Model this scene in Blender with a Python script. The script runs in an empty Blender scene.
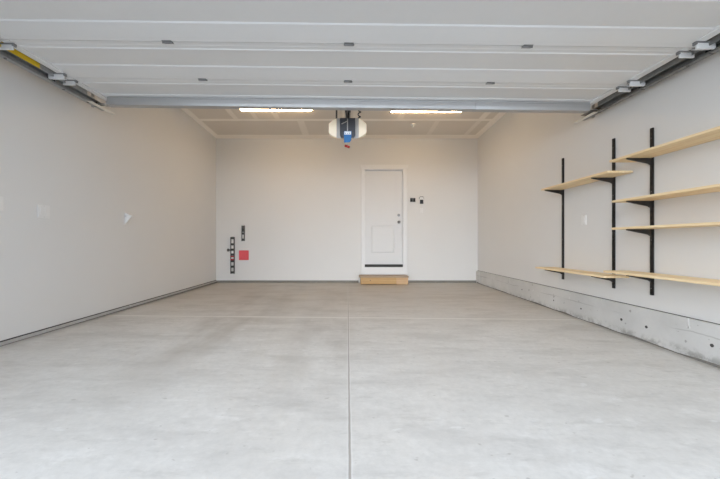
import bpy, bmesh, math, random
from mathutils import Vector, Matrix
random.seed(4)
C = bpy.context.scene.collection
sc = bpy.context.scene
CZ = 0.857            # camera height
D = 6.74              # distance to the back wall
XL, XR = -2.82, 2.69  # side walls
YF = 0.85             # front wall (door opening)
FPX = 320.0
SKY, GLOW, GLOW_N = 1.9, 6.3, 5.0   # overcast sky level, bright haze in front of the garage, its falloff
def ceil_z(y): return CZ + (765 - 10*y)/320
def floor_z(x, y):
    t = max(0, (D - y))/4.4
    return -0.013*x*t - 0.016*t

# ------------------------------------------------------------------ materials
def new_mat(name):
    m = bpy.data.materials.new(name); m.use_nodes = True
    nt = m.node_tree; b = nt.nodes['Principled BSDF']
    return m, nt, b
def N(nt, t, **kw):
    n = nt.nodes.new(t)
    for k, v in kw.items(): setattr(n, k, v)
    return n
def math_n(nt, op, a, b=None, c=None):
    n = N(nt, 'ShaderNodeMath', operation=op)
    for i, v in enumerate((a, b, c)):
        if v is None: continue
        if isinstance(v, (int, float)): n.inputs[i].default_value = v
        else: nt.links.new(v, n.inputs[i])
    return n.outputs[0]
def mixc(nt, fac, a, b):
    n = N(nt, 'ShaderNodeMix', data_type='RGBA')
    if isinstance(fac, (int, float)): n.inputs[0].default_value = fac
    else: nt.links.new(fac, n.inputs[0])
    for i, v in ((6, a), (7, b)):
        if isinstance(v, tuple): n.inputs[i].default_value = (*v, 1) if len(v) == 3 else v
        else: nt.links.new(v, n.inputs[i])
    return n.outputs[2]
def coords(nt, scale=(1, 1, 1), loc=(0, 0, 0)):
    tc = N(nt, 'ShaderNodeTexCoord'); mp = N(nt, 'ShaderNodeMapping')
    mp.inputs['Scale'].default_value = scale; mp.inputs['Location'].default_value = loc
    nt.links.new(tc.outputs['Object'], mp.inputs['Vector'])
    return mp.outputs[0]
def noise(nt, vec, scale, detail=4, rough=.55):
    n = N(nt, 'ShaderNodeTexNoise'); n.inputs['Scale'].default_value = scale
    n.inputs['Detail'].default_value = detail; n.inputs['Roughness'].default_value = rough
    nt.links.new(vec, n.inputs['Vector']); return n.outputs['Fac']
def ramp(nt, fac, lo, hi):
    n = N(nt, 'ShaderNodeMapRange'); n.inputs[1].default_value = lo; n.inputs[2].default_value = hi
    n.interpolation_type = 'SMOOTHSTEP'
    nt.links.new(fac, n.inputs[0]); return n.outputs[0]
def bump(nt, b, h, strength=.2, dist=.01):
    n = N(nt, 'ShaderNodeBump'); n.inputs['Strength'].default_value = strength; n.inputs['Distance'].default_value = dist
    nt.links.new(h, n.inputs['Height']); nt.links.new(n.outputs[0], b.inputs['Normal'])
def plain(name, col, rough=.5, metal=0.0, var=.04, emit=None, estr=0):
    """one-colour procedural material with a little mottling"""
    m, nt, b = new_mat(name)
    v = coords(nt); f = noise(nt, v, 14)
    lo = tuple(max(0, c*(1-var)) for c in col); hi = tuple(min(1, c*(1+var)) for c in col)
    nt.links.new(mixc(nt, f, lo, hi), b.inputs['Base Color'])
    b.inputs['Roughness'].default_value = rough; b.inputs['Metallic'].default_value = metal
    if emit:
        b.inputs['Emission Color'].default_value = (*emit, 1); b.inputs['Emission Strength'].default_value = estr
    return m

def wall_mat():
    m, nt, b = new_mat('wall_paint')
    v = coords(nt); f = noise(nt, v, 1.3, 3)
    nt.links.new(mixc(nt, f, (.69, .685, .67), (.725, .72, .705)), b.inputs['Base Color'])
    b.inputs['Roughness'].default_value = .62
    bump(nt, b, noise(nt, v, 160, 3), .12, .002)
    return m
def band(nt, coord, c, w, soft):
    """1 inside |coord-c|<w, fading over soft"""
    d = math_n(nt, 'ABSOLUTE', math_n(nt, 'SUBTRACT', coord, c))
    n = N(nt, 'ShaderNodeMapRange'); n.interpolation_type = 'SMOOTHSTEP'
    n.inputs[1].default_value = w + soft; n.inputs[2].default_value = w
    nt.links.new(d, n.inputs[0]); return n.outputs[0]
def ceiling_mat():
    m, nt, b = new_mat('taped_drywall')
    tc = N(nt, 'ShaderNodeTexCoord'); sp = N(nt, 'ShaderNodeSeparateXYZ')
    nt.links.new(tc.outputs['Object'], sp.inputs[0]); x, y = sp.outputs[0], sp.outputs[1]
    v = coords(nt); wob = math_n(nt, 'MULTIPLY', math_n(nt, 'SUBTRACT', noise(nt, v, 5), .5), .03)
    x = math_n(nt, 'ADD', x, wob); y2 = math_n(nt, 'ADD', y, wob)
    f = None
    for c, w in ((5.79, .03), (D, .20), (4.57, .03), (3.35, .03)):
        g = band(nt, y2, c, w, .03); f = g if f is None else math_n(nt, 'MAXIMUM', f, g)
    for c, w in ((XL, .10), (XR, .12)):
        f = math_n(nt, 'MAXIMUM', f, band(nt, x, c, w, .03))
    far = ramp(nt, y, 5.80, 5.78); near = ramp(nt, y, 5.78, 5.80)
    for c, w, zone, k in ((-2.05, .03, far, .8), (-1.68, .025, far, .6), (-1.30, .03, far, .6), (2.36, .04, far, .9),
                       (-.90, .05, near, .6), (2.36, .03, near, .5), (1.6, .03, near, .4), (.9, .04, far, .5), (.1, .03, far, .4)):
        g = math_n(nt, 'MULTIPLY', math_n(nt, 'MULTIPLY', band(nt, x, c, w, .03), zone), k)
        f = math_n(nt, 'MAXIMUM', f, g)
    mot = noise(nt, v, 2.2, 3)
    paper = mixc(nt, mot, (.68, .61, .525), (.74, .67, .58))
    nt.links.new(mixc(nt, f, paper, (.92, .85, .76)), b.inputs['Base Color'])
    b.inputs['Roughness'].default_value = .85
    return m
def floor_mat():
    m, nt, b = new_mat('floor_concrete')
    tc = N(nt, 'ShaderNodeTexCoord'); sp = N(nt, 'ShaderNodeSeparateXYZ')
    nt.links.new(tc.outputs['Object'], sp.inputs[0]); x, y = sp.outputs[0], sp.outputs[1]
    v = coords(nt); vs = coords(nt, (.55, 1.5, 1)); 
    big = ramp(nt, noise(nt, v, .75, 3, .5), .35, .68)
    streak = ramp(nt, noise(nt, vs, 2.6, 6, .65), .42, .72)
    fine = noise(nt, v, 26, 5, .7)
    col = mixc(nt, big, (.575, .56, .53), (.645, .63, .60))
    col = mixc(nt, math_n(nt, 'MULTIPLY', streak, .50), col, (.42, .40, .375))
    scuff = ramp(nt, noise(nt, coords(nt, (.7, 2.2, 1), (4, 8, 0)), 7, 6, .72), .50, .74)
    col = mixc(nt, math_n(nt, 'MULTIPLY', scuff, .48), col, (.385, .37, .345))
    chalk = ramp(nt, noise(nt, coords(nt, (.8, 1.8, 1), (11, 3, 0)), 5, 6, .7), .52, .74)
    col = mixc(nt, math_n(nt, 'MULTIPLY', chalk, .45), col, (.74, .73, .705))
    # slab colour turns browner and darker towards the back of the garage
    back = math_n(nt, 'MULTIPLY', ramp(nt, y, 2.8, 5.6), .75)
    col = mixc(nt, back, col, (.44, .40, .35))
    # tyre-dust bands either side of the bays
    tyre = math_n(nt, 'MAXIMUM', band(nt, x, -1.25, .18, .55), math_n(nt, 'MULTIPLY', band(nt, x, -.25, .08, .35), .8))
    tyre = math_n(nt, 'MULTIPLY', tyre, ramp(nt, noise(nt, coords(nt, (1.6, .5, 1), (3, 1, 0)), 1.6, 4), .38, .66))
    tyre = math_n(nt, 'MULTIPLY', tyre, ramp(nt, y, 1.3, 2.9))
    col = mixc(nt, math_n(nt, 'MULTIPLY', tyre, .75), col, (.36, .335, .30))
    col = mixc(nt, math_n(nt, 'MULTIPLY', math_n(nt, 'SUBTRACT', fine, .35), .9), col, (.38, .37, .35))
    specks = ramp(nt, noise(nt, coords(nt, (1, 1.6, 1)), 19, 2, .5), .70, .76)
    col = mixc(nt, math_n(nt, 'MULTIPLY', specks, .55), col, (.33, .31, .28))
    white = ramp(nt, noise(nt, coords(nt, (.7, 1.5, 1), (7, 2, 0)), 9, 3, .6), .66, .74)
    col = mixc(nt, math_n(nt, 'MULTIPLY', white, .35), col, (.72, .72, .71))
    wob = math_n(nt, 'MULTIPLY', math_n(nt, 'SUBTRACT', noise(nt, v, 9), .5), .006)
    xj = math_n(nt, 'ADD', math_n(nt, 'ADD', x, wob), math_n(nt, 'MULTIPLY', y, .0078))
    pale = band(nt, xj, .009, .007, .008); dark = band(nt, xj, .009, .003, .004)
    crosspale = math_n(nt, 'MULTIPLY', band(nt, math_n(nt, 'ADD', y, wob), 3.68, .018, .03), .75)
    crossdark = math_n(nt, 'MULTIPLY', band(nt, y, 3.715, .006, .012), .35)
    col = mixc(nt, math_n(nt, 'MULTIPLY', pale, .55), col, (.66, .65, .63))
    col = mixc(nt, crosspale, col, (.66, .645, .61))
    col = mixc(nt, crossdark, col, (.33, .31, .28))
    col = mixc(nt, math_n(nt, 'MULTIPLY', dark, .75), col, (.27, .24, .21))
    nt.links.new(col, b.inputs['Base Color'])
    rr = N(nt, 'ShaderNodeMapRange'); rr.inputs[3].default_value = .42; rr.inputs[4].default_value = .62
    nt.links.new(streak, rr.inputs[0]); nt.links.new(rr.outputs[0], b.inputs['Roughness'])
    h = math_n(nt, 'SUBTRACT', math_n(nt, 'MULTIPLY', fine, .08), dark)
    bump(nt, b, h, .35, .004)
    return m
def curb_mat(name, base, dirt, zmid):
    m, nt, b = new_mat(name)
    tc = N(nt, 'ShaderNodeTexCoord'); sp = N(nt, 'ShaderNodeSeparateXYZ')
    nt.links.new(tc.outputs['Object'], sp.inputs[0]); y, z = sp.outputs[1], sp.outputs[2]
    v = coords(nt); n1 = ramp(nt, noise(nt, v, 2.5, 5), .35, .7); n2 = noise(nt, v, 30, 5, .7)
    col = mixc(nt, n1, base, tuple(c*.86 for c in base))
    col = mixc(nt, math_n(nt, 'MULTIPLY', n2, .35), col, dirt)
    wob = math_n(nt, 'MULTIPLY', math_n(nt, 'SUBTRACT', noise(nt, v, 4), .5), .05)
    zz = math_n(nt, 'ADD', z, wob)
    seam = math_n(nt, 'MULTIPLY', band(nt, zz, zmid, .002, .005), ramp(nt, noise(nt, coords(nt, (1, 1, 1), (3, 0, 0)), 1.2, 3), .40, .58))
    foot = math_n(nt, 'MULTIPLY', ramp(nt, zz, .05, -.03), ramp(nt, noise(nt, v, 14, 6, .7), .42, .62))
    spots = ramp(nt, noise(nt, v, 17, 2), .69, .74)
    pale = ramp(nt, noise(nt, coords(nt, (1, 1, 1), (9, 4, 0)), 13, 3), .68, .75)
    col = mixc(nt, math_n(nt, 'MULTIPLY', pale, .5), col, (.70, .69, .66))
    col = mixc(nt, math_n(nt, 'MULTIPLY', spots, .6), col, (.22, .21, .19))
    col = mixc(nt, math_n(nt, 'MULTIPLY', seam, .5), col, (.24, .23, .21))
    col = mixc(nt, math_n(nt, 'MULTIPLY', foot, .65), col, (.20, .19, .17))
    nt.links.new(col, b.inputs['Base Color']); b.inputs['Roughness'].default_value = .8
    bump(nt, b, n2, .3, .004)
    return m
def wood_mat(name, lo, hi, axis, scale=1.0):
    m, nt, b = new_mat(name)
    s = [22*scale, 22*scale, 22*scale]; s[axis] = 1.1*scale
    v = coords(nt, tuple(s)); f = ramp(nt, noise(nt, v, 1.6, 5, .6), .32, .70)
    col = mixc(nt, f, lo, hi)
    k = ramp(nt, noise(nt, coords(nt, tuple(5 if i != axis else 2.2 for i in range(3)), (2, 5, 1)), 2.2, 2), .71, .78)
    col = mixc(nt, math_n(nt, 'MULTIPLY', k, .55), col, tuple(c*.45 for c in lo))
    nt.links.new(col, b.inputs['Base Color']); b.inputs['Roughness'].default_value = .55
    bump(nt, b, f, .08, .002)
    return m
def galv_mat(name, col, rough=.38):
    m, nt, b = new_mat(name)
    v = coords(nt); vo = N(nt, 'ShaderNodeTexVoronoi'); vo.inputs['Scale'].default_value = 60
    nt.links.new(v, vo.inputs['Vector'])
    sepc = N(nt, 'ShaderNodeSeparateColor'); nt.links.new(vo.outputs['Color'], sepc.inputs[0])
    nt.links.new(mixc(nt, sepc.outputs[0], tuple(c*.85 for c in col), col), b.inputs['Base Color'])
    b.inputs['Metallic'].default_value = .85; b.inputs['Roughness'].default_value = rough
    return m

M = dict(
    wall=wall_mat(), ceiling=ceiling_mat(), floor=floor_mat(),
    curb=curb_mat('curb_concrete', (.64, .635, .615), (.48, .475, .46), .155),
    footing=curb_mat('footing_concrete', (.50, .49, .47), (.33, .32, .30), .5),
    darkfooting=curb_mat('dark_footing_concrete', (.25, .24, .21), (.15, .14, .12), .5),  # darker concrete tone for the curb under the back wall
    drive=plain('driveway_concrete', (.37, .365, .355), .8),
    gap=plain('dark_gap_fill', (.07, .066, .062), .9),  # one flat dark tone for gaps, tie holes and the knot
    joint=plain('dirty_floor_joint', (.17, .16, .145), .9, var=.3),
    trim=plain('white_trim_paint', (.75, .75, .745), .4, var=.01),
    door=plain('white_door_paint', (.69, .69, .685), .42, var=.01),
    overhead=plain('white_steel_door_back', (.77, .775, .775), .45, var=.015),
    plate=plain('white_plastic', (.76, .755, .74), .35, var=.01),
    rubber=plain('black_rubber', (.03, .03, .03), .7),
    black=plain('black_powder_coat', (.022, .020, .019), .5),
    blackplastic=plain('black_plastic', (.018, .017, .016), .4),
    dark=plain('dark_grey_plastic', (.085, .09, .105), .45),
    lightgrey=plain('light_grey_plastic', (.55, .54, .52), .45),
    galv=galv_mat('galvanised_steel', (.62, .63, .64)),
    strut=plain('smooth_galvanised_strut', (.52, .525, .53), .46, .85, .02),
    hinge=plain('hinge_steel_and_shade', (.23, .23, .23), .5, .2),  # also colours the shade strips on the end hinges
    flange=plain('bright_zinc_strip', (.78, .76, .70), .4, .3),
    shadetrack=galv_mat('shaded_track_steel', (.36, .36, .35), .6),  # weaker light on the right track put into a darker steel colour
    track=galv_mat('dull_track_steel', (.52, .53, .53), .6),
    chrome=plain('satin_nickel', (.30, .295, .29), .42, .8),
    yellow=plain('yellow_sticker', (.72, .50, .02), .5),
    red=plain('red_sheet', (.74, .085, .105), .45),
    redvalve=plain('red_valve_paint', (.45, .02, .03), .4),
    redhandle=plain('red_handle_plastic', (.33, .012, .012), .4),
    blue=plain('blue_card', (.02, .16, .42), .5),
    whitecard=plain('white_card', (.85, .87, .88), .5),
    pipe=plain('dark_pipe_iron', (.15, .145, .14), .5, .3),
    coupling=plain('black_pipe_coupling', (.05, .05, .048), .5),
    pvc=plain('white_pipe', (.85, .84, .82), .4),
    pine=wood_mat('pine_board', (.78, .575, .32), (.88, .72, .46), 1),
    stepwood=wood_mat('fir_lumber', (.46, .27, .10), (.57, .36, .155), 0),
    steptop=wood_mat('worn_step_tread', (.34, .245, .165), (.42, .31, .215), 0),
    stepblock=wood_mat('pale_fir_block', (.55, .335, .17), (.62, .41, .23), 0),
    led=plain('lit_led_diffuser', (.9, .88, .82), .4, emit=(1, .69, .38), estr=52),
    lens=plain('lit_opener_lens', (.85, .80, .70), .35, emit=(1, .80, .52), estr=.30),
)

# ------------------------------------------------------------------ mesh helpers
class MB:
    def __init__(s): s.bm = bmesh.new(); s.mats = []
    def mi(s, m):
        if m is None: return 0
        if m not in s.mats: s.mats.append(m)
        return s.mats.index(m)
    def box(s, lo, hi, bev=0, mat=None):
        lo = Vector(lo); hi = Vector(hi); c = (lo+hi)/2; d = hi-lo
        r = bmesh.ops.create_cube(s.bm, size=1, matrix=Matrix.Translation(c) @ Matrix.Diagonal((*d, 1)))
        fs = {f for v in r['verts'] for f in v.link_faces}
        for f in fs: f.material_index = s.mi(mat)
        if bev > 0:
            es = {e for v in r['verts'] for e in v.link_edges}
            bmesh.ops.bevel(s.bm, geom=list(es), offset=bev, segments=2, affect='EDGES', profile=.5)
        return s
    def cyl(s, a, b, r, r2=None, seg=20, mat=None):
        a = Vector(a); b = Vector(b); d = b-a; q = d.to_track_quat('Z', 'Y').to_matrix().to_4x4()
        res = bmesh.ops.create_cone(s.bm, cap_ends=True, segments=seg, radius1=r, radius2=r if r2 is None else r2, depth=d.length,
                                    matrix=Matrix.Translation((a+b)/2) @ q)
        for v in res['verts']:
            for f in v.link_faces: f.material_index = s.mi(mat); f.smooth = len(f.verts) == 4
        return s
    def prism(s, pts, ext, mat=None):
        """polygon pts (3-D) extruded by vector ext"""
        vs = [s.bm.verts.new(p) for p in pts]; f = s.bm.faces.new(vs); f.material_index = s.mi(mat)
        r = bmesh.ops.extrude_face_region(s.bm, geom=[f])
        nv = [e for e in r['geom'] if isinstance(e, bmesh.types.BMVert)]
        bmesh.ops.translate(s.bm, verts=nv, vec=Vector(ext))
        for v in nv:
            for g in v.link_faces: g.material_index = s.mi(mat)
        return s
    def tube(s, pts, r, seg=8):
        pts = [Vector(p) for p in pts]; rings = []
        for i, p in enumerate(pts):
            t = (pts[min(i+1, len(pts)-1)] - pts[max(i-1, 0)]).normalized()
            q = t.to_track_quat('Z', 'Y')
            rings.append([s.bm.verts.new(p + q @ Vector((r*math.cos(a), r*math.sin(a), 0))) for a in [2*math.pi*k/seg for k in range(seg)]])
        for a, b in zip(rings, rings[1:]):
            for k in range(seg):
                f = s.bm.faces.new((a[k], a[(k+1) % seg], b[(k+1) % seg], b[k])); f.smooth = True
        s.bm.faces.new(rings[0][::-1]); s.bm.faces.new(rings[-1]); return s
    def sphere(s, c, r, sc3=(1, 1, 1)):
        res = bmesh.ops.create_uvsphere(s.bm, u_segments=16, v_segments=10, radius=r, matrix=Matrix.Translation(c) @ Matrix.Diagonal((*sc3, 1)))
        for v in res['verts']:
            for f in v.link_faces: f.smooth = True
        return s
    def build(s, name, mat, parent=None, origin=None):
        """geometry is given in world coordinates; origin/parent location is taken off"""
        off = Vector(parent['_o']) if parent is not None else (Vector(origin) if origin is not None else Vector((0, 0, 0)))
        bmesh.ops.translate(s.bm, verts=s.bm.verts, vec=-off)
        bmesh.ops.recalc_face_normals(s.bm, faces=s.bm.faces)
        me = bpy.data.meshes.new(name); s.bm.to_mesh(me); s.bm.free()
        for m in (s.mats or [mat]): me.materials.append(m or mat)
        o = bpy.data.objects.new(name, me); C.objects.link(o)
        o['_o'] = tuple(off)
        if parent is not None: o.parent = parent
        else: o.location = off
        return o
ALL = []
def tag(o, label, cat, group=None):
    o['label'] = label; o['category'] = cat
    if group: o['group'] = group
    return o
def thing(name, loc, label, cat, group=None):
    o = bpy.data.objects.new(name, None); o.empty_display_size = .05; C.objects.link(o); o.location = loc
    o['_o'] = tuple(loc); return tag(o, label, cat, group)
def struct(o): o['kind'] = 'structure'; return o
def copy_tree(o, parent=None):
    c = o.copy(); C.objects.link(c); c.parent = parent
    for ch in list(o.children): copy_tree(ch, c)
    return c

# ------------------------------------------------------------------ room shell
bm = bmesh.new(); nx, ny = 24, 40; g = []
y0, y1 = .70, D + .1
for j in range(ny+1):
    row = []
    for i in range(nx+1):
        x = XL-.1 + (XR-XL+.2)*i/nx; y = y0 + (y1-y0)*j/ny
        row.append(bm.verts.new((x, y, floor_z(x, y))))
    g.append(row)
for j in range(ny):
    for i in range(nx): bm.faces.new((g[j][i], g[j][i+1], g[j+1][i+1], g[j+1][i])).smooth = True
r = bmesh.ops.extrude_face_region(bm, geom=list(bm.faces))
bmesh.ops.translate(bm, verts=[e for e in r['geom'] if isinstance(e, bmesh.types.BMVert)], vec=(0, 0, -.2))
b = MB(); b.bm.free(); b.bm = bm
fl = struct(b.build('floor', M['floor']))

struct(MB().box((-9, -14, -.32), (9, .70, -.085)).build('driveway', M['drive']))
HT = 3.5
DX0, DX1, DZ0, DZ1 = (364.7-350)/47.48, (403.0-350)/47.48, CZ+(242-266.8)/47.48, CZ+(242-169.3)/47.48   # rough opening of the entry door
wb_ = MB(); wb_.box((XL-.15, D, -.25), (DX0, D+.15, HT)); wb_.box((DX1, D, -.25), (XR+.15, D+.15, HT)); wb_.box((DX0, D, DZ1), (DX1, D+.15, HT)); wb_.box((DX0, D, -.25), (DX1, D+.15, DZ0))
struct(wb_.build('wall_back', M['wall']))
struct(MB().box((XL-.15, YF-.15, .058), (XL, D, HT)).build('wall_left', M['wall']))
struct(MB().box((XR, YF-.15, .20), (XR+.15, D, HT)).build('wall_right', M['wall']))
f = MB(); f.box((XL-.15, YF-.15, -.25), (-2.45, YF, HT)); f.box((2.45, YF-.15, -.25), (XR+.15, YF, HT)); f.box((-2.45, YF-.15, 2.28), (2.45, YF, HT))
struct(f.build('wall_front', M['wall']))
c = MB()
c.prism([(XL-.15, YF-.15, ceil_z(YF-.15)), (XR+.15, YF-.15, ceil_z(YF-.15)), (XR+.15, D+.15, ceil_z(D+.15)), (XL-.15, D+.15, ceil_z(D+.15))], (0, 0, .12))
struct(c.build('ceiling', M['ceiling']))

# concrete stem wall along the right side
cb = MB()
cb.box((XR-.022, YF, -.2), (XR+.15, D, .255), .004)
cb.box((XR-.034, D-.16, .02), (XR-.01, D, .245), .004)
right_curb = struct(cb.build('baseboard_right', M['curb']))
jb = bmesh.new(); nj = 30; rows = []
for k in range(nj+1):
    y = YF + (D-.03-YF)*k/nj; z = floor_z(XR, y); w_ = .008 + .006*random.random()
    rows.append([jb.verts.new(p) for p in ((XR-.021, y, z+.003+.022*random.random()**2), (XR-.022-w_, y, z+.003), (XR-.022-w_, y, z-.02), (XR-.021, y, z-.02))])
for a, e in zip(rows, rows[1:]):
    for q in range(4): jb.faces.new((a[q], a[(q+1) % 4], e[(q+1) % 4], e[q]))
b = MB(); b.bm.free(); b.bm = jb; b.build('floor_joint', M['joint'], right_curb)
# black gap where the drywall stops on the curb
h = MB().box((XR-.004, YF, .2553), (XR+.10, D, .2600)); h.build('shadow_gap', M['gap'], right_curb)
for px, py in ((621.4, 319.5), (646.4, 327), (712, 345.5), (581, 308.7), (553.7, 300.4), (522, 289.6)):
    Z = (XR-.022)*FPX/(px-350); z = CZ - (py-242)/FPX*Z
    rr = .013 if px > 600 else .010
    MB().cyl((XR-.0235, Z, z), (XR-.0205, Z, z), rr).build('form_tie_hole', M['gap'], right_curb)
# white paint drip on the curb
d = MB().box((XR-.0245, 2.517, .18), (XR-.0225, 2.527, .255)); d.box((XR-.0245, 2.510, .176), (XR-.0225, 2.534, .192)); d.build('paint_drip', M['plate'], right_curb)
lc = MB().box((XL-.1, YF, -.2), (XL+.012, D, .048), .003)
left_curb = struct(lc.build('baseboard_left', M['footing']))
MB().box((XL-.05, YF, .0475), (XL+.002, D, .0585)).build('shadow_gap', M['gap'], left_curb)
MB().box((XL+.012, YF, -.05), (XL+.020, D, .022)).build('floor_joint', M['joint'], left_curb)
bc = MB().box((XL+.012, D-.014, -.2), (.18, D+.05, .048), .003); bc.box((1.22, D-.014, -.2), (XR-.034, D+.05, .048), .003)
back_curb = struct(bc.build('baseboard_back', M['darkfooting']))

# ------------------------------------------------------------------ entry door in the back wall
def bx(px): return (px-350)/47.48
def bz(py): return CZ + (242-py)/47.48
dr = bpy.data.objects.new('door_1', None); C.objects.link(dr); dr.location = (bx(384), D, bz(266)); dr['_o'] = tuple(dr.location)
struct(dr)
x0, x1, zt, zb = bx(364.7), bx(403.0), bz(169.3), bz(266.8)
cas = MB()
cas.box((bx(361.3), D-.024, bz(273.8)), (x0, D+.01, bz(165)), .004); cas.box((x1, D-.024, bz(273.8)), (bx(407.2), D+.01, bz(165)), .004)
cas.box((bx(360.6), D-.030, zt), (bx(407.9), D+.01, bz(165)), .004)
cas.build('door_casing', M['trim'], dr)
js = MB(); js.box((x0, D-.012, zb), (x0+.012, D+.12, zt)); js.box((x1-.012, D-.012, zb), (x1, D+.12, zt)); js.box((x0+.012, D-.012, zt-.016), (x1-.012, D+.12, zt))
js.build('door_jamb', M['trim'], dr)
# slab with two moulded panels
sl = MB()
sy = D+.028; SB = D+.072
pa = [(bx(370.5), bx(395.2), bz(253.8), bz(225)), (bx(367.8), bx(399.3)-.10, bz(216.5), bz(173))]
zc = [zb+.006, pa[0][2], pa[0][3], pa[1][2], pa[1][3], zt-.022]
xa, xb_ = x0+.0135, x1-.017
def frame(mb, X0, X1, Z0, Z1, hx0, hx1, hz0, hz1):
    mb.box((X0, sy, Z0), (hx0, SB, Z1)); mb.box((hx1, sy, Z0), (X1, SB, Z1)); mb.box((hx0, sy, Z0), (hx1, SB, hz0)); mb.box((hx0, sy, hz1), (hx1, SB, Z1))
frame(sl, xa, xb_, zc[0], pa[1][2]-.03, *pa[0]); frame(sl, xa, xb_, pa[1][2]-.03, zc[5], *pa[1])
slab = sl.build('door_slab', M['door'], dr)
for n_, p in enumerate(pa):
    k = MB(); yr = sy+.014 if n_ == 0 else sy+.005
    k.box((p[0], yr, p[2]), (p[1], SB-.004, p[3]))
    if n_ == 0:  # bevelled raised field
        b0 = .02; q = [(p[0]+b0, p[2]+b0), (p[1]-b0, p[2]+b0), (p[1]-b0, p[3]-b0), (p[0]+b0, p[3]-b0)]
        b1 = .045; q2 = [(p[0]+b1, p[2]+b1), (p[1]-b1, p[2]+b1), (p[1]-b1, p[3]-b1), (p[0]+b1, p[3]-b1)]
        vo = [k.bm.verts.new((a, yr, c_)) for a, c_ in q]; vi = [k.bm.verts.new((a, yr-.009, c_)) for a, c_ in q2]
        for i in range(4): k.bm.faces.new((vo[i], vo[(i+1) % 4], vi[(i+1) % 4], vi[i]))
        k.bm.faces.new(vi)
    k.build('door_panel', M['door'], slab)
sw = MB().box((x0-.004, D-.020, bz(267.2)), (x1-.004, D+.03, bz(264.4)), .003); sw.build('door_sweep', M['rubber'], dr)
th = MB().box((bx(361.3), D-.028, bz(274.3)), (bx(407.2), D+.01, bz(267)), .003); th.build('sill_board', M['trim'], dr)
kx = bx(399.0)
kb = MB().cyl((kx, sy, bz(222)), (kx, sy-.013, bz(222)), .032); kb.cyl((kx, sy-.012, bz(222)), (kx, sy-.040, bz(222)), .013); kb.sphere((kx, sy-.057, bz(222)), .030, (1, .75, 1))
kb.build('door_knob', M['chrome'], dr)
db = MB().cyl((kx, sy, bz(215)), (kx, sy-.017, bz(215)), .031, .027); db.box((kx-.006, sy-.035, bz(215)-.018), (kx+.006, sy-.015, bz(215)+.018), .003)
db.build('deadbolt', M['chrome'], dr)

# wooden step under the door
st = thing('wooden_step', (bx(384), 6.57, 0), 'low wooden step of two-tone lumber on the floor under the entry door', 'step')
sx0, sx1 = .215, 1.165; yf, yb = 6.41, D-.032; zs = .172
MB().box((sx0-.03, yf-.012, zs-.028), (sx1+.012, yb, zs), .004).build('tread', M['steptop'], st)
MB().box((sx0, yf, .012), (.93, yf+.038, zs-.029), .004).build('riser_board', M['stepwood'], st)
MB().box((.932, yf-.002, .004), (sx1, yf+.038, zs-.031), .004).build('riser_block', M['stepblock'], st)
MB().box((sx0, yf+.039, .004), (sx0+.038, yb, zs-.029), .003).build('side_board', M['stepwood'], st)
MB().box((sx1-.038, yf+.039, .004), (sx1, yb, zs-.029), .003).build('side_board', M['stepwood'], st)
kn = MB().cyl((bx(370.3)*6.41/D, yf-.0015, .085), (bx(370.3)*6.41/D, yf+.002, .085), .010); kn.build('knot', M['gap'], st)

# ------------------------------------------------------------------ controls to the right of the door
def plate(name, wall, u, z, w, hh, label, cat, group, gangs=1, kind='blank'):
    """u is the position along the wall (x on the back wall, y on the side walls)"""
    if wall == 'left':
        o = lambda a, b_, d0, d1: ((XL+d0, u+a, z+b_), (XL+d1, u+a, z+b_))
    def P(a0, a1, b0, b1, d0, d1, bev, mb):
        if wall == 'left': mb.box((XL+d0, u+a0, z+b0), (XL+d1, u+a1, z+b1), bev)
        elif wall == 'right': mb.box((XR-d1, u+a0, z+b0), (XR-d0, u+a1, z+b1), bev)
        else: mb.box((u+a0, D-d1, z+b0), (u+a1, D-d0, z+b1), bev)
    loc = {'left': (XL, u, z), 'right': (XR, u, z), 'back': (u, D, z)}[wall]
    t = thing(name, loc, label, cat, group)
    mb = MB(); P(-w/2, w/2, -hh/2, hh/2, 0, .008, .003, mb); mb.build('cover_plate', M['plate'], t)
    for k in range(gangs):
        cx = (k-(gangs-1)/2)*.046
        mb = MB(); P(cx-.016, cx+.016, -.033, .033, .008, .012, .0015, mb); mb.build('rocker' if kind == 'switch' else 'insert', M['plate'], t)
    for s in (-1, 1):
        mb = MB(); P(-.003, .003, s*hh*.42-.003, s*hh*.42+.003, .008, .0092, 0, mb); mb.build('screw', M['lightgrey'], t)
    return t
PG = 'white wall plates on the side walls'
plate('wall_plate', 'left', 2.943, 1.137, .115, .12, 'square white wall plate on the left wall, fully in view', 'wall plate', PG, 2)
plate('wall_plate', 'left', 2.54, 1.165, .115, .12, 'white wall plate cut off at the left edge of the photo', 'wall plate', PG, 2)
plate('wall_plate', 'right', 3.675, 1.11, .075, .12, 'narrow white wall plate on the right wall between the first two black uprights', 'wall plate', PG, 1, 'switch')
plate('light_switch', 'back', bx(421.3), bz(210.5), .07, .115, 'pale switch plate on the back wall below the keypad', 'light switch', None, 1, 'switch')
t = thing('wall_control', (bx(412.7), D, bz(200)), 'small black two-button wall control just right of the entry door', 'wall control')
MB().box((bx(410.1), D-.008, bz(202.2)), (bx(415.5), D, bz(197.8)), .004).build('back_plate', M['lightgrey'], t)
for s in (-1, 1): MB().box((bx(412.75)+s*.028-.025, D-.024, bz(201.8)), (bx(412.75)+s*.028+.025, D-.008, bz(198.2)), .006).build('button', M['blackplastic'], t)
t = thing('keypad', (bx(421.5), D, bz(200.5)), 'small black keypad with a pale top, farthest right of the entry door', 'keypad')
MB().box((bx(420.0), D-.018, bz(203.8)), (bx(423.2), D, bz(199.8)), .004).build('keypad_body', M['blackplastic'], t)
MB().box((bx(419.7), D-.022, bz(199.8)), (bx(423.5), D, bz(197.6)), .006).build('keypad_hood', M['plate'], t)
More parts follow.
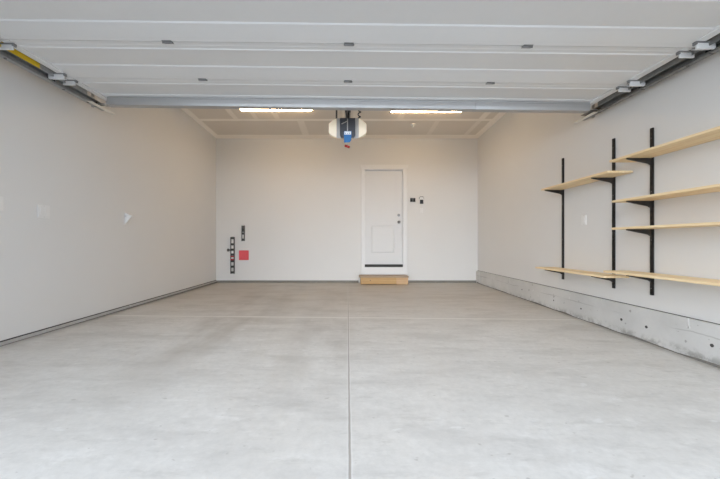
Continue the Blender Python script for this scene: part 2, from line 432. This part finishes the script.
pts = [(bx(421.5)+.05*math.cos(a), D-.006, bz(199)+.055*math.sin(a)) for a in [math.pi*k/10 for k in range(11)]]
MB().tube(pts, .004).build('bezel', M['blackplastic'], t)
for rw in range(3):
    for cl in range(2): 
        kx_ = bx(421.6)-.012+cl*.024; kz_ = bz(203.0)+rw*.02
        MB().box((kx_-.007, D-.0205, kz_-.005), (kx_+.007, D-.017, kz_+.005)).build('key', M['dark'], t)

# ------------------------------------------------------------------ pipework and red panel at the left end of the back wall
def riser(xc, ztop, zbot, w, rungs, label, knob=None, redz=None):
    t = thing('pipe_riser', (xc, D, zbot), label, 'pipe riser', 'pipe risers on the back wall')
    yc = D-.032
    MB().cyl((xc, yc, zbot+.01), (xc, yc, ztop-.01), w*.26).build('riser_pipe', M['pvc'], t)
    for s in (-1, 1): MB().box((xc+s*w*.5-s*w*.10-w*.09, D-.045, zbot), (xc+s*w*.5-s*w*.10+w*.09, D, ztop), .003).build('side_rail', M['pipe'], t)
    for z in rungs: MB().cyl((xc, yc, z-.022), (xc, yc, z+.022), w*.47, seg=12).build('pipe_coupling', M['coupling'], t)
    if knob:
        k = MB().cyl((xc, yc, knob), (xc-w*1.0, yc, knob), .012); k.cyl((xc-w*.85, yc-.005, knob), (xc-w*1.2, yc-.005, knob), .030); k.build('valve_knob', M['pipe'], t)
    for z in redz or (): MB().cyl((xc, yc-.004, z-.013), (xc, yc-.004, z+.013), w*.48, seg=12).build('red_valve', M['redvalve'], t)
    return t
riser(bx(233.0), bz(237), bz(273.6), .085, [bz(238), bz(244.3), bz(249.6), bz(254.4), bz(261), bz(266.4), bz(272.2)],
      'taller dark pipe riser with a side valve knob, left of the red square', bz(250), [bz(256.3), bz(259.4)])
riser(bx(243.6), bz(225.6), bz(241), .062, [bz(227), bz(229.3), bz(231), bz(233.6), bz(239.6)], 'shorter dark pipe riser above the red square')
t = thing('red_sign', (bx(244), D, bz(260)), 'small red square sign low on the left end of the back wall', 'sign')
MB().box((bx(239.2), D-.020, bz(260)), (bx(248.8), D, bz(250.4)), .003).build('sign_backing', M['red'], t)
MB().box((bx(239.9), D-.023, bz(258.9)), (bx(248.1), D-.0195, bz(252.0)), .002).build('sign_face', M['red'], t)

# small white bracket on the left wall
wb = thing('wall_bracket', (XL, 4.01, 1.19), 'small white triangular wall bracket halfway along the left wall', 'bracket')
zt_ = CZ + (242-213)/FPX*4.01
MB().box((XL, 3.990, zt_-.15), (XL+.006, 4.030, zt_+.015), .002).build('bracket_plate', M['plate'], wb)
MB().prism([(XL+.006, 4.006, zt_), (XL+.075, 4.006, zt_-.035), (XL+.075, 4.006, zt_-.050), (XL+.006, 4.006, zt_-.14)], (0, .008, 0)).build('gusset', M['plate'], wb)
MB().cyl((XL+.006, 4.01, zt_-.04), (XL+.090, 4.01, zt_-.04), .013).build('peg', M['plate'], wb)

# ------------------------------------------------------------------ shelving on the right wall
XFr = 2.43
def standard(Y, z0, z1, label):
    t = thing('shelf_standard', (XR, Y, z0), label, 'shelf upright', 'black slotted shelf uprights')
    mb = MB(); mb.box((XR-.004, Y-.0125, z0), (XR-.0005, Y+.0125, z1)); mb.box((XR-.016, Y-.0125, z0), (XR-.0005, Y-.0095, z1)); mb.box((XR-.016, Y+.0095, z0), (XR-.0005, Y+.0125, z1))
    mb.box((XR-.016, Y-.0125, z0), (XR-.0135, Y-.004, z1)); mb.box((XR-.016, Y+.004, z0), (XR-.0135, Y+.0125, z1))
    n = int((z1-z0)/.05)
    for k in range(n+1):
        zz = z0 + (z1-z0)*k/n; mb.box((XR-.016, Y-.006, max(z0, zz-.012)), (XR-.0135, Y+.006, min(z1, zz+.012)))
    mb.build('slotted_channel', M['black'], t)
    for k in (.04, .33, .62, .94):
        zz = z0 + (z1-z0)*k; MB().cyl((XR-.0150, Y, zz), (XR-.0185, Y, zz), .0045, .003, 10).build('screw', M['chrome'], t)
S1, S2, S3 = 4.03, 3.254, 2.841
standard(S1, .387, 1.911, 'black shelf upright farthest from the camera, nearest the back wall')
standard(S2, .387, 1.908, 'middle black shelf upright, passing the left end of the long boards')
standard(S3, .385, 1.868, 'black shelf upright nearest the camera, carrying four brackets')
def board(ya, yb, z, label):
    o = MB().box((XFr, ya, z), (XR-.018, yb, z+.0195), .0025).build('shelf_board', M['pine'], origin=(XR-.15, (ya+yb)/2, z))
    return tag(o, label, 'shelf board', 'pine shelf boards on the right wall')
zA, zB = 1.512, .512
board(3.02, 4.07, zA, 'short pine shelf board, upper of the two nearer the back wall')
board(3.06, 4.20, zB, 'short pine shelf board, lower of the two nearer the back wall')
zR = [1.602, 1.222, .971, .565]
for z, e, nm in zip(zR, (3.0, 2.975, 2.975, 3.07), ('topmost long pine shelf board, highest on the right wall', 'second long pine shelf board from the top, right wall',
                 'third long pine shelf board from the top, right wall', 'lowest long pine shelf board, bottom right of the wall')):
    board(1.9, e, z, nm)
def bracket(Y, z, label):
    t = thing('shelf_bracket', (XR, Y, z), label, 'shelf bracket', 'black triangular shelf brackets')
    xw = XR-.0165; xt = XR-.235
    MB().prism([(xw, Y-.006, z-.0008), (xt, Y-.006, z-.0008), (xt, Y-.006, z-.010), (xw-.03, Y-.006, z-.048), (xw, Y-.006, z-.066)], (0, .012, 0)).build('bracket_arm', M['black'], t)
    MB().box((xw-.001, Y-.0035, z-.066), (xw+.012, Y+.0035, z-.035)).build('hook_tab', M['black'], t)
for Y, z, l in ((S1, zA, 'black bracket under the upper short board at the farthest upright'), (S1, zB, 'black bracket under the lower short board at the farthest upright'),
                (S2, zA, 'black bracket under the upper short board at the middle upright'), (S2, zB, 'black bracket under the lower short board at the middle upright'),
                (S3, zR[0], 'black bracket under the topmost long board at the nearest upright'), (S3, zR[1], 'black bracket under the second long board at the nearest upright'),
                (S3, zR[2], 'black bracket under the third long board at the nearest upright'), (S3, zR[3], 'black bracket under the lowest long board at the nearest upright')):
    bracket(Y, z, l)

# ------------------------------------------------------------------ ceiling lights and fixture
def strip(xa, xb, Y, label):
    zc = ceil_z(Y) - .001
    t = thing('strip_light', ((xa+xb)/2, Y+.035, zc), label, 'strip light', 'lit strip lights on the ceiling')
    MB().box((xa, Y, zc-.014), (xb, Y+.055, zc), .002).build('light_housing', M['plate'], t)
    MB().box((xa+.006, Y+.003, zc-.031), (xb-.006, Y+.052, zc-.0142), .005).build('diffuser', M['led'], t)
    for e in (xa, xb-.006): MB().box((e, Y+.001, zc-.032), (e+.006, Y+.054, zc-.0142)).build('end_cap', M['plate'], t)
strip(-1.823, -.630, 5.303, 'lit long white strip light on the ceiling, left of the door opener')
strip(.687, 1.877, 5.363, 'lit long white strip light on the ceiling, right of the door opener')
Z = 6.0; zc = ceil_z(Z); X = 63/FPX*Z
t = thing('ceiling_sprinkler', (X, Z, zc), 'small round pale fixture on the taped ceiling near the back wall', 'ceiling fixture')
MB().cyl((X, Z, zc+.004), (X, Z, zc-.012), .048, .042).build('escutcheon', M['plate'], t)
MB().cyl((X, Z, zc-.012), (X, Z, zc-.045), .016, .022).build('nozzle', M['plate'], t)

# ------------------------------------------------------------------ garage door opener
ZO = 3.80; u = ZO/FPX
def ox(px): return (px-350)*u
def oz(py): return CZ + (242-py)*u
op = thing('garage_door_opener', (ox(347.8), ZO+.15, oz(118)), 'ceiling hung garage door opener with two lit cream lamp lenses and a dark centre', 'garage door opener')
dp = .24; LIFT = .07
def wedge(mb, prof, y_a, y_b):
    # front profile at y_a, the lower half rising towards the back at y_b
    zm = oz(127)
    f_ = [mb.bm.verts.new((x, y_a, z)) for x, z in prof]
    k_ = [mb.bm.verts.new((x, y_b, z if z > zm else z + LIFT*(zm-z)/(zm-oz(138)))) for x, z in prof]
    mb.bm.faces.new(f_); mb.bm.faces.new(k_[::-1]); n = len(prof)
    for i in range(n): mb.bm.faces.new((f_[i], f_[(i+1) % n], k_[(i+1) % n], k_[i]))
    return mb
b = wedge(MB(), [(ox(340), oz(118)), (ox(355.2), oz(118)), (ox(355.2), oz(135.5)), (ox(354), oz(137.6)), (ox(341), oz(137.6)), (ox(340), oz(135.5))], ZO, ZO+dp)
for k in range(7): 
    zz = oz(121+k*1.9); b.box((ox(341.2), ZO-.004, zz-.004), (ox(354), ZO+.001, zz+.004))
mh = b.build('motor_housing', M['dark'], op)
MB().box((ox(347.3), ZO-.007, oz(131)), (ox(348.0), ZO-.0042, oz(119.2)), .001).build('centre_seam', M['lightgrey'], mh)
MB().cyl((ox(341.5), ZO-.006, oz(124.2)), (ox(347), ZO-.010, oz(121.5)), .005).build('wire', M['lightgrey'], mh)
for s in (-1, 1):
    cx = 347.6
    e = lambda a, b_: (ox(cx+s*a), oz(b_))
    wedge(MB(), [e(7.8, 117.8), e(11.2, 117.9), e(11.2, 137.5), e(6.6, 137.9), e(6.6, 137.7), e(7.8, 135)], ZO+.01, ZO+dp-.01).build('side_bezel', M['lightgrey'], op)
    wedge(MB(), [e(11.3, 118.2), e(15.0, 120.2), e(18.9, 123.6), e(18.9, 132.2), e(15.6, 135.0), e(11.3, 137.4)], ZO+.01, ZO+dp-.02).build('lamp_lens', M['lens'], op)
# rail to the header and the trolley
MB().box((ox(347.8)-.03, .87, oz(118)+.040), (ox(347.8)+.03, ZO+.12, oz(118)+.080), .003).build('drive_rail', M['track'], op)
MB().box((ox(347.8)-.018, ZO-.10, oz(118)-.001), (ox(347.8)+.018, ZO+.12, oz(118)+.039), .002).build('sprocket_cover', M['blackplastic'], op)
tr = MB().box((ox(348)-.032, 3.50, oz(118)-.010), (ox(348)+.032, 3.62, oz(118)+.039), .004).build('trolley', M['blackplastic'], op)
# hanging straps
for px, y_ in ((336.3, ZO+.06), (347.9, ZO+.2)):
    x_ = ox(px); z0 = oz(119); z1 = ceil_z(y_)-.002
    mb = MB(); mb.box((x_-.010 if px < 340 else x_-.03, y_, z0), (x_+.010 if px < 340 else x_+.03, y_+.004, z1))
    if px < 340: mb.box((x_-.010, y_, z0), (x_-.006, y_+.03, z1))
    mb.build('hanger_strap', M['track' if px > 340 else 'pipe'], op)
x_ = ox(359); y_ = ZO+.08
pts = []
for k in range(200):
    tt = k/199; pts.append((x_ + .016*math.cos(tt*2*math.pi*14) + .012*math.sin(tt*5), y_ + .016*math.sin(tt*2*math.pi*14), oz(119) + (ceil_z(y_)-.003-oz(119))*tt))
MB().tube(pts, .0065).build('power_cord', M['blackplastic'], op)
# blue instruction tag and the red release handle
ZT = 3.535
def tx(px): return (px-350)/FPX*ZT
def tz(py): return CZ + (242-py)/FPX*ZT
tg = MB().prism([(tx(343.9), ZT, tz(131.0)), (tx(351.6), ZT, tz(131.0)), (tx(351.3), ZT, tz(140.0)), (tx(349.8), ZT, tz(142.2)), (tx(344.1), ZT, tz(142.6))], (0, .003, 0)).build('instruction_tag', M['blue'], op)
MB().box((tx(344.4), ZT-.0012, tz(134.6)), (tx(351.1), ZT, tz(131.4))).build('print', M['whitecard'], tg)
for k in range(3):
    xx = tx(345.2+k*2.0); MB().box((xx, ZT-.002, tz(134.0)), (xx+.006, ZT-.0012, tz(132.8+.3*(k % 2)))).build('print', M['blue'], tg)
Zh = 3.55; hx = (347.2-350)/FPX*Zh; hz = CZ + (242-146.3)/FPX*Zh
MB().cyl((hx, Zh, hz), (hx, Zh, oz(118)-.009), .0022, seg=8).build('release_cord', M['lightgrey'], op)
hm = MB().cyl((hx-.026, Zh, hz+.008), (hx+.028, Zh, hz-.012), .013, seg=12); hm.cyl((hx, Zh, hz-.004), (hx, Zh, hz+.018), .006, .003, 12)
hm.build('release_handle', M['redhandle'], op)

# ------------------------------------------------------------------ open overhead door
HD = 1.44; zD = CZ + HD; ROLL = .012
gd = thing('garage_door', (0, 2.3, zD), 'white ribbed steel sectional garage door, rolled up open overhead', 'garage door')
joints = [2.325, 2.862]; SEC = .537
XE = {-1: 2.545, 1: 2.49}   # distance of the two end edges from the camera's axis
def section(ya, yb, parent):
    """steel pan: raised rails at both long edges, recessed field between; underside faces the room"""
    prof = [(ya, .000), (ya+.003, .003), (ya+.040, .002), (ya+.043, .0005), (ya+.076, .0005), (ya+.085, -.0045), (ya+.092, -.0045), (ya+.095, .005),
            (yb-.196, .017), (yb-.187, .010), (yb-.180, .009), (yb-.050, -.003), (yb-.047, -.0015), (yb-.012, -.0045), (yb-.004, .0)]
    mb = MB()
    lo = [(-XE[-1], y, zD+h) for y, h in prof]
    pts = lo + [(-XE[-1], yb-.003, zD+.05), (-XE[-1], ya, zD+.05)]
    mb.prism(pts, (XE[-1]+XE[1], 0, 0)); return mb.build('door_section', M['overhead'], parent)
secs = []
for k in range(4):
    ya = 2.325 - 2*SEC + SEC*k; secs.append(section(ya, ya+SEC, gd))
# vertical stiles at the ends and hinge positions are part of each section's back
stil = {}
for k, s in enumerate(secs):
    ya = 2.325 - 2*SEC + SEC*k
    for x_ in (-XE[-1]+.03, XE[1]-.03):
        MB().box((x_-.03, ya+.003, zD-.004), (x_+.03, ya+SEC-.006, zD+.03), .002).build('end_stile', M['overhead'], s)
for x0_, x1_, dz in ((-2.46, 1.30, 0), (1.27, 2.43, .003)):
    yA = 3.24-dz
    prof = [(yA, .002), (yA, -.014), (yA-.004-dz, -.018-dz), (yA-.004-dz, -.052-dz), (yA-.001, -.080-dz), (yA+.062, -.082-dz), (yA+.062, .002)]
    MB().prism([(x0_, y, zD+h) for y, h in prof], (x1_-x0_, 0, 0)).build('strut', M['strut'], gd)
for j, xs in zip(joints + [1.788], (((-182, 200), (-1, 199), (177, 197)), ((-147, 164), (-2, 162), (140, 160)), None)):
    xl = [-1.31, 0, 1.27] if xs is None else [a/FPX*j for a, _ in xs]
    for x_ in xl:
        hb = MB(); hb.box((x_-.034, j-.024, zD-.008), (x_+.034, j+.016, zD-.0055))
        hb.cyl((x_-.038, j-.004, zD-.010), (x_+.038, j-.004, zD-.010), .006, seg=12)
        hb.build('hinge', M['hinge'], gd)
    for s in (-1, 1):
        hg = MB(); e_ = XE[s]
        for ya_, o_, dz in ((j-.075, .085, .050), (j+.040, .060, .046)):
            a, b_ = sorted((s*(e_-.05), s*(e_+o_))); hg.box((a, ya_, zD-dz), (b_, ya_+.014, zD-.006), .003, M['overhead'])
            a, b_ = sorted((s*(e_-.06), s*(e_+o_))); hg.box((a, ya_-.010, zD-.010), (b_, ya_+.016, zD-.004), 0, M['hinge'])  # added dark strip, stands for the shadow line above the leaf
            a, b_ = sorted((s*(e_-.066), s*(e_-.055))); hg.box((a, ya_-.010, zD-.024), (b_, ya_+.016, zD-.004), 0, M['hinge'])  # same painted shadow line, hooked down at the inner end
        eh = hg.build('end_hinge', M['overhead'], gd)
        MB().cyl((s*(e_-.04), j-.03, zD-.030), (s*(e_+.115), j-.03, zD-.030), .006, seg=10).build('roller_stem', M['galv'], eh)
        MB().cyl((s*(e_+.085), j-.03, zD-.036), (s*(e_+.118), j-.03, zD-.036), .024, seg=16).build('roller', M['rubber'], eh)
for s in (-1, 1):  # top fixtures
    e_ = XE[s]; tb = MB(); a, b_ = sorted((s*(e_-.11), s*(e_-.01))); tb.box((a, 3.32, zD-.030), (b_, 3.385, zD-.001), .002); tb.box((a, 3.330, zD-.06), (b_, 3.334, zD-.002))
    tf = tb.build('top_bracket', M['galv'], gd)
    for k in range(3): MB().cyl((s*(e_-.09+.03*k), 3.335+.015*k, zD-.036), (s*(e_-.09+.03*k), 3.335+.015*k, zD-.029), .008, seg=6).build('bolt', M['pipe'], tf)
    MB().cyl((s*(e_-.04), 3.33, zD-.032), (s*(e_+.115), 3.33, zD-.032), .006, seg=10).build('roller_stem', M['galv'], tf)
    MB().cyl((s*(e_+.085), 3.33, zD-.038), (s*(e_+.118), 3.33, zD-.038), .024, seg=16).build('roller', M['rubber'], tf)
gd.rotation_euler = (0, ROLL, 0)

# ------------------------------------------------------------------ horizontal tracks
def track(s, yend, mt, label):
    e_ = XE[s]; zface = CZ + HD - s*ROLL*e_       # underside of the door at this edge
    xi, xo = e_+.075, e_+.122; zt = zface-.004; zb = zt-.056
    t = thing('door_track', (s*(e_+.1), 2.2, zb), label, 'garage door track', 'steel tracks of the overhead door')
    ya = .9
    def bxs(mb, xa, xb, *r): mb.box((min(s*xa, s*xb), r[0], r[1]), (max(s*xa, s*xb), r[2], r[3]))
    ch = MB()
    bxs(ch, xo-.003, xo, ya, zb, yend, zt); bxs(ch, xi, xo, ya, zb, yend, zb+.003); bxs(ch, xi, xo, ya, zt-.003, yend, zt); bxs(ch, xi, xi+.003, ya, zb, yend, zb+.012)
    ch.build('channel', M[mt], t)
    an = MB(); xf = e_+.034
    bxs(an, xf, xf+.004, ya, zface-.030, yend-.30, zface+.020); bxs(an, xf, xo, ya, zface+.017, yend-.30, zface+.020); an.build('support_angle', M[mt], t)
    fg = MB(); bxs(fg, e_+.036, e_+.082, yend-.24, zb-.004, yend+.07, zb-.001); fg.build('bottom_flange', M['flange'], t)
    ha = MB(); bxs(ha, xo, xo+.036, yend-.10, zb, yend-.097, ceil_z(yend)-.003); bxs(ha, xo+.033, xo+.036, yend-.10, zb, yend-.065, ceil_z(yend)-.003)
    ha.build('hanger_angle', M['galv'], t)
    for y_ in (2.45, 2.95, 3.22): MB().cyl((s*(xi+.02), y_, zb-.008), (s*(xi+.02), y_, zb-.003), .010, seg=6).build('bolt', M['pipe'], t)
    return t, s*xf, zface
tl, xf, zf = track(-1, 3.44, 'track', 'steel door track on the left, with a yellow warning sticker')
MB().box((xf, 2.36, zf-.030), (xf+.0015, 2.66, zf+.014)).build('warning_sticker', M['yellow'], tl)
track(1, 3.56, 'shadetrack', 'steel door track on the right, near the wooden shelves')

# ------------------------------------------------------------------ light, camera, colour
w = bpy.data.worlds.new('overcast_sky'); sc.world = w; w.use_nodes = True
bg = w.node_tree.nodes['Background']; 
# hazy overcast sky, brightest low in the sky in front of the open garage (behind the camera)
wn = w.node_tree; tcw = N(wn, 'ShaderNodeTexCoord')
dt = N(wn, 'ShaderNodeVectorMath', operation='DOT_PRODUCT'); sd = Vector((-.22, -1, .13)).normalized(); dt.inputs[1].default_value = sd
wn.links.new(tcw.outputs['Generated'], dt.inputs[0])
gl = math_n(wn, 'POWER', math_n(wn, 'MAXIMUM', dt.outputs['Value'], 0), GLOW_N)
wn.links.new(mixc(wn, gl, (.84, .94, 1.08), (.90, .975, 1.06)), bg.inputs[0])
wn.links.new(math_n(wn, 'MULTIPLY_ADD', gl, GLOW, SKY), bg.inputs[1])
cam = bpy.data.cameras.new('camera'); co = bpy.data.objects.new('camera', cam); C.objects.link(co)
co.location = (0, 0, CZ); co.rotation_euler = (math.pi/2, 0, 0)
cam.sensor_width = 36; cam.lens = 36*FPX/720; cam.shift_x = 10/720; cam.shift_y = 2.5/720
cam.clip_start = .02; cam.clip_end = 200
sc.camera = co
vs = sc.view_settings; vs.view_transform = 'Standard'; vs.look = 'None'; vs.exposure = 0; vs.gamma = 1; vs.use_curve_mapping = False
sc.cycles.use_denoising = True
sc.cycles.max_bounces = 16; sc.cycles.diffuse_bounces = 10
for o in bpy.data.objects:
    if '_o' in o: del o['_o']
